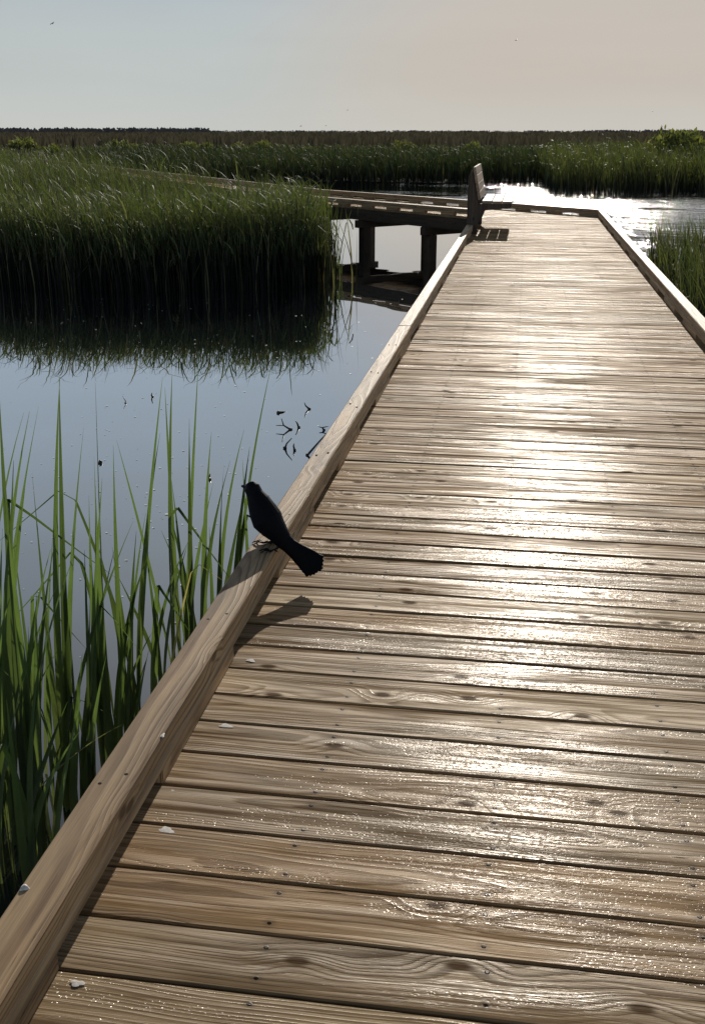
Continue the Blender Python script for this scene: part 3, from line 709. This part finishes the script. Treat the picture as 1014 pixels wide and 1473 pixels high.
# ---------------------------------------------------------------- droppings on the wood
def splat(px, py, z, a, b, label, hgt=.003):
    c = at(px, py, z); V = [Vector((0, 0, hgt))]; n = 18; Fc = []
    ph = random.uniform(0, 6); a, b = a*.62, b*.62; rr = [1 + .22*math.sin(3*k/n*6.28 + ph) + random.uniform(-.14, .14) for k in range(n)]
    for q, zz in ((.6, hgt*.7), (1.0, .0002)):
        for k in range(n): V.append(Vector((math.cos(6.283*k/n)*a*rr[k]*q, math.sin(6.283*k/n)*b*rr[k]*q, zz)))
    for k in range(n):
        Fc.append((0, 1+k, 1+(k+1) % n)); Fc.append((1+k, 1+n+k, 1+n+(k+1) % n, 1+(k+1) % n))
    ob = link('bird_dropping', pymesh('bird_dropping', V, Fc), M['dropping']); ob.location = (c.x, c.y, z); ob.rotation_euler = (0, 0, random.uniform(-.3, .3))
    tag(ob, label, 'bird dropping', 'white bird droppings on the wood')
splat(240, 1194, .001, .026, .016, 'white dropping on the plank next to the widest gap, near the curb', .0007)
splat(325, 1044, .001, .026, .014, 'faint white dropping smear on a plank two boards below the bird shadow', .0007)
splat(361, 950, .001, .020, .013, 'small round white dropping on the plank just below the shadow of the bird tail', .0007)
splat(249, 1137, .001, .012, .008, 'tiny pale dropping beside the curb gap', .0007)
splat(111, 1414, .001, .020, .012, 'pale worn dropping at the bottom left plank end', .0010)
splat(36, 1279, ZC, .015, .012, 'thick white lump of dropping on the outer edge of the left curb top', .010)
splat(234, 1058, ZC, .008, .014, 'thin white dropping on the inner top edge of the left curb', .0016)
splat(377, 789, ZC, .012, .010, 'white dropping on the curb between the feet of the black bird', .0016)

# ---------------------------------------------------------------- foreground reeds
GR = 'green reeds standing beside the left curb'
def reed(base_px, tips, label=None, wid=.029, group=GR, extra=1):
    b = at(base_px[0], base_px[1], ZW); fb = fwd_of(b); parts = []
    def one(tip, w, kink=None, q=None, r=None, bow=0.0):
        d = tip - b; L_ = math.hypot(d.x, d.y); H_ = d.z + .06
        tt = random.choice([-1, 1])*random.uniform(.3, 2.2)
        off = np.array([[b.x + random.gauss(0, .03), b.y + random.gauss(0, .03), ZW - .06]])
        ln = L_/max(H_, .1); H2 = H_/(1 - .28*min(ln, 1.3)**2)
        return blades(off, np.array([H2]), np.array([math.atan2(d.y, d.x)]), np.array([L_/H2]), np.array([w]),
                      np.array([YAW + random.gauss(0, .45) - tt*.6]), np.array([tt]), K=14, cols=3, pw=random.uniform(1.2, 2.6),
                      kink=np.array([kink if kink is not None else (random.uniform(.62, .85) if random.random() < .13 else 2.0)]), fold=.22,
                      q=np.array([random.random()*.82 if q is None else q]), r=np.array([random.random() if r is None else r]))
    for tp in tips:
        kw = tp[2] if len(tp) > 2 else {}
        parts.append(one(at_f(tp[0], tp[1], fb + random.uniform(-.12, .12)), kw.pop('w', wid*random.uniform(.75, 1.15)), **kw))
    for _ in range(extra):
        hh = random.uniform(.35, .95); aa = random.uniform(0, 6.28); rr = random.uniform(.05, .35)*hh
        parts.append(one(b + Vector((math.cos(aa)*rr, math.sin(aa)*rr, hh)), wid*random.uniform(.5, .9)))
    V, Fq, A = join(parts); V = V - np.array([[b.x, b.y, ZW]])
    ob = link('reed', np_mesh('reed', V, Fq, A), M['reed_near']); ob.location = (b.x, b.y, ZW)
    tag(ob, label or 'clump of tall green reed blades rising from the water left of the curb', 'reed', group); return ob
reed((28, 1200), [(3, 487), (45, 590, {'r': .9}), (24, 655), (52, 690), (-30, 560)])
reed((-20, 1120), [(38, 585, {'w': .026, 'r': 1.0}), (18, 600, {'w': .022, 'r': 1.0}), (26, 700)])
reed((92, 1165), [(70, 545), (77, 542), (108, 618), (43, 680), (192, 752, {'w': .018})])
reed((150, 1150), [(123, 527, {'w': .023}), (118, 655), (137, 705), (125, 715)])
reed((200, 1075), [(235, 545), (180, 630), (145, 760), (228, 625), (205, 760), (21, 560, {'w': .02}), (82, 632, {'w': .02})])
reed((258, 1010), [(276, 518, {'w': .021}), (254, 535), (258, 560), (232, 560), (300, 690), (168, 632, {'w': .02})], 'tall reed clump with its tips left of the single tallest blade')
reed((290, 1015), [(283, 600), (296, 615), (330, 660), (262, 690), (242, 735)])
reed((330, 1000), [(385, 515, {'w': .017}), (383, 622), (366, 615), (356, 640), (335, 665), (310, 660)], 'reed clump with the single tallest blade, reaching up behind the bird')
reed((55, 1245), [(20, 760), (80, 790), (110, 800), (-10, 700), (50, 850, {'r': 1.0})])
reed((120, 1180), [(95, 720), (128, 690, {'r': 1.0}), (140, 790), (100, 800)])
reed((170, 1130), [(190, 740), (155, 765), (212, 800), (185, 850)])
reed((230, 1060), [(290, 755, {'q': 1.0, 'w': .012}), (240, 770), (200, 780), (262, 790)], 'reed clump with one pale dry blade leaning right towards the bird')
reed((10, 1180), [(5, 760, {'r': 1.0}), (30, 800), (-25, 720), (12, 900)])
reed((75, 1215), [(60, 880), (90, 760), (40, 830), (118, 900)])
reed((300, 985), [(318, 740), (345, 700), (290, 760)])
reed((135, 1215), [(150, 930), (110, 900), (172, 950), (130, 860)])
reed((20, 1260), [(70, 930), (-10, 900), (40, 980), (95, 1010)])
reed((190, 1120), [(240, 900), (175, 880), (215, 930)])
reed((60, 1290), [(100, 1010), (30, 1000), (60, 960), (130, 1040)])
reed((-15, 1230), [(168, 1066, {'q': .9, 'w': .012}), (10, 860), (-20, 800)], 'reed clump whose long arching dry blade bends down to the curb')
for i_ in range(3):
    bx_ = random.uniform(-60, 190); by_ = random.uniform(1080, 1290) - bx_*.35
    reed((bx_, by_), [(bx_ + random.gauss(0, 45), by_ - random.uniform(180, 420)) for _ in range(4)], wid=.020, extra=2)
# thin reeds in open water at the right end of the big bed
for (px, py, tips) in ((483, 402, [(478, 322), (490, 330), (486, 345), (497, 352)]), (489, 398, [(496, 345), (485, 338), (480, 360)]), (476, 406, [(470, 318), (482, 350), (487, 362)])):
    reed((px, py), tips, 'thin sparse reed standing in open water at the end of the large reed bed', wid=.016, group='thin reeds at the end of the large reed bed', extra=1)

# ---------------------------------------------------------------- things in the calm water
def twig(px, py, tip_px, label, rad=.006, side=()):
    b = at(px, py, ZW); e = at_f(tip_px[0], tip_px[1], fwd_of(b) + random.uniform(-.05, .05)); V, Fc = [], []
    m_ = (b + e)/2 + Vector((random.gauss(0, .012), 0, random.gauss(0, .008)))
    tube(V, Fc, [b + (b - e)*.2 - Vector((0, 0, .02)), b, m_, e], [rad*1.7, rad*1.6, rad, rad*.5], 6)
    if side: s2 = at_f(side[0], side[1], fwd_of(b)); tube(V, Fc, [m_, (m_ + s2)/2, s2], [rad*.8, rad*.7, rad*.4], 5)
    bme = bmesh.new(); bmesh.ops.create_icosphere(bme, subdivisions=1, radius=rad*2.4, matrix=Matrix.Translation(b + Vector((0, 0, rad*.5))))
    for f_ in bme.verts: f_.co += Vector((random.gauss(0, rad*.4), random.gauss(0, rad*.4), 0))
    n0 = len(V); bme.verts.index_update(); V += [v.co.copy() for v in bme.verts]; Fc += [tuple(n0 + v.index for v in f.verts) for f in bme.faces]; bme.free()
    me = pymesh('twig', V, Fc); me.transform(Matrix.Translation(-b)); ob = link('twig', me, M['twig']); ob.location = b
    tag(ob, label, 'twig', 'dark twigs poking out of the calm water')
twig(445, 588.5, (438, 579), 'short dark twig farthest from the bird in the calm water')
twig(418, 618, (405, 602), 'forked dark twig in the middle of the twig cluster', side=(397, 612))
twig(430, 615, (425, 605), 'short bent twig right of the forked twig')
twig(410, 645, (420, 630), 'curved dark twig leaning right below the forked twig')
twig(424, 648, (423, 638), 'stubby dark twig between the curved twig and the longest twig')
twig(442, 655, (474, 619), 'longest dark twig, reaching right up to the curb edge')
twig(466, 619, (459, 614), 'small dark snag touching the curb edge beside the longest twig', side=(473, 613))
twig(401, 594, (412, 592.5), 'flat dark leaf-like twig lying left of the twig cluster', .008)
twig(181, 580, (177, 570), 'thin grey twig left of centre in the calm water', .004)
twig(220, 571, (219, 565), 'small dark snag right of the thin grey twig', .006)
twig(145, 666, (143, 662), 'dark blob of twig low between the reed blades', .007)
twig(302, 690, (303, 680), 'short dark stub standing between reed blades left of the bird', .006)
# floating specks
V, Fc = [], []
for i_ in range(420):
    px, py = random.uniform(0, 640), 430 + 560*random.random()**1.3
    c = at(px, py, ZW)
    if c.x > -.9: continue
    if random.random() < .35 and py > 500: c = at(random.gauss(250, 120), random.gauss(690, 60), ZW)
    r_ = random.uniform(.003, .010)*(1 + .5*(py < 600)); a0_ = random.random()*6; b0 = len(V); e_ = random.uniform(.35, 1)
    for k in range(6):
        V.append(Vector((c.x + math.cos(a0_ + k*1.047)*r_, c.y + math.sin(a0_ + k*1.047)*r_*e_, ZW + .003 + random.uniform(0, .002))))
    Fc.append(tuple(range(b0, b0+6)))
tag(link('floating_specks', pymesh('floating_specks', V, Fc, False), M['speck']), 'pale specks of floating duckweed and foam on the calm water', 'floating specks', kind='stuff')

# ---------------------------------------------------------------- birds in the sky
def flyer(px, py, dist, span, bank_, head, label):
    c = at_f(px, py, dist); V, Fc = [], []
    L_ = span*.42
    tube(V, Fc, [(0, -L_*.5, 0), (0, -L_*.2, 0), (0, .1*L_, 0), (0, L_*.38, .01), (0, L_*.5, 0)], [.012*span, .045*span, .06*span, .04*span, .008*span], 8)
    for s_ in (-1, 1):
        b0 = len(V)
        st = [(0.03, .16, -.12, .0), (.25, .20, -.06, .09), (.40, .10, -.10, .06), (.5, -.10, -.14, .0)]
        for x, yf, yb_, z in st:
            V += [Vector((s_*x*span, yf*L_, z*span + .004)), Vector((s_*x*span, yb_*L_ - .1*L_*(x < .3), z*span))]
        for j in range(3):
            q = b0 + 2*j; Fc.append((q, q+1, q+3, q+2))
    ob = link('flying_bird', pymesh('flying_bird', V, Fc, False), M['twig']); ob.location = c
    ob.rotation_euler = (0, bank_, head); tag(ob, label, 'bird', 'birds flying over the marsh')
flyer(76, 34, 40, .24, .35, YAW + 2.6, 'largest flying bird, high in the upper left sky')
flyer(742, 58, 48, .20, -.3, YAW + .8, 'flying bird alone in the upper right sky')
flyer(500, 158.5, 70, .20, .2, YAW - 2.0, 'flying bird in the middle of the sky a little above the horizon')
flyer(433, 181.5, 70, .26, .3, YAW + 2.2, 'left one of two birds flying close above the horizon')
flyer(469, 181, 80, .22, -.2, YAW + 1.0, 'right one of two birds flying close above the horizon')
flyer(938, 160, 75, .20, .4, YAW - 2.2, 'tiny bird low in the right sky above the largest bush')
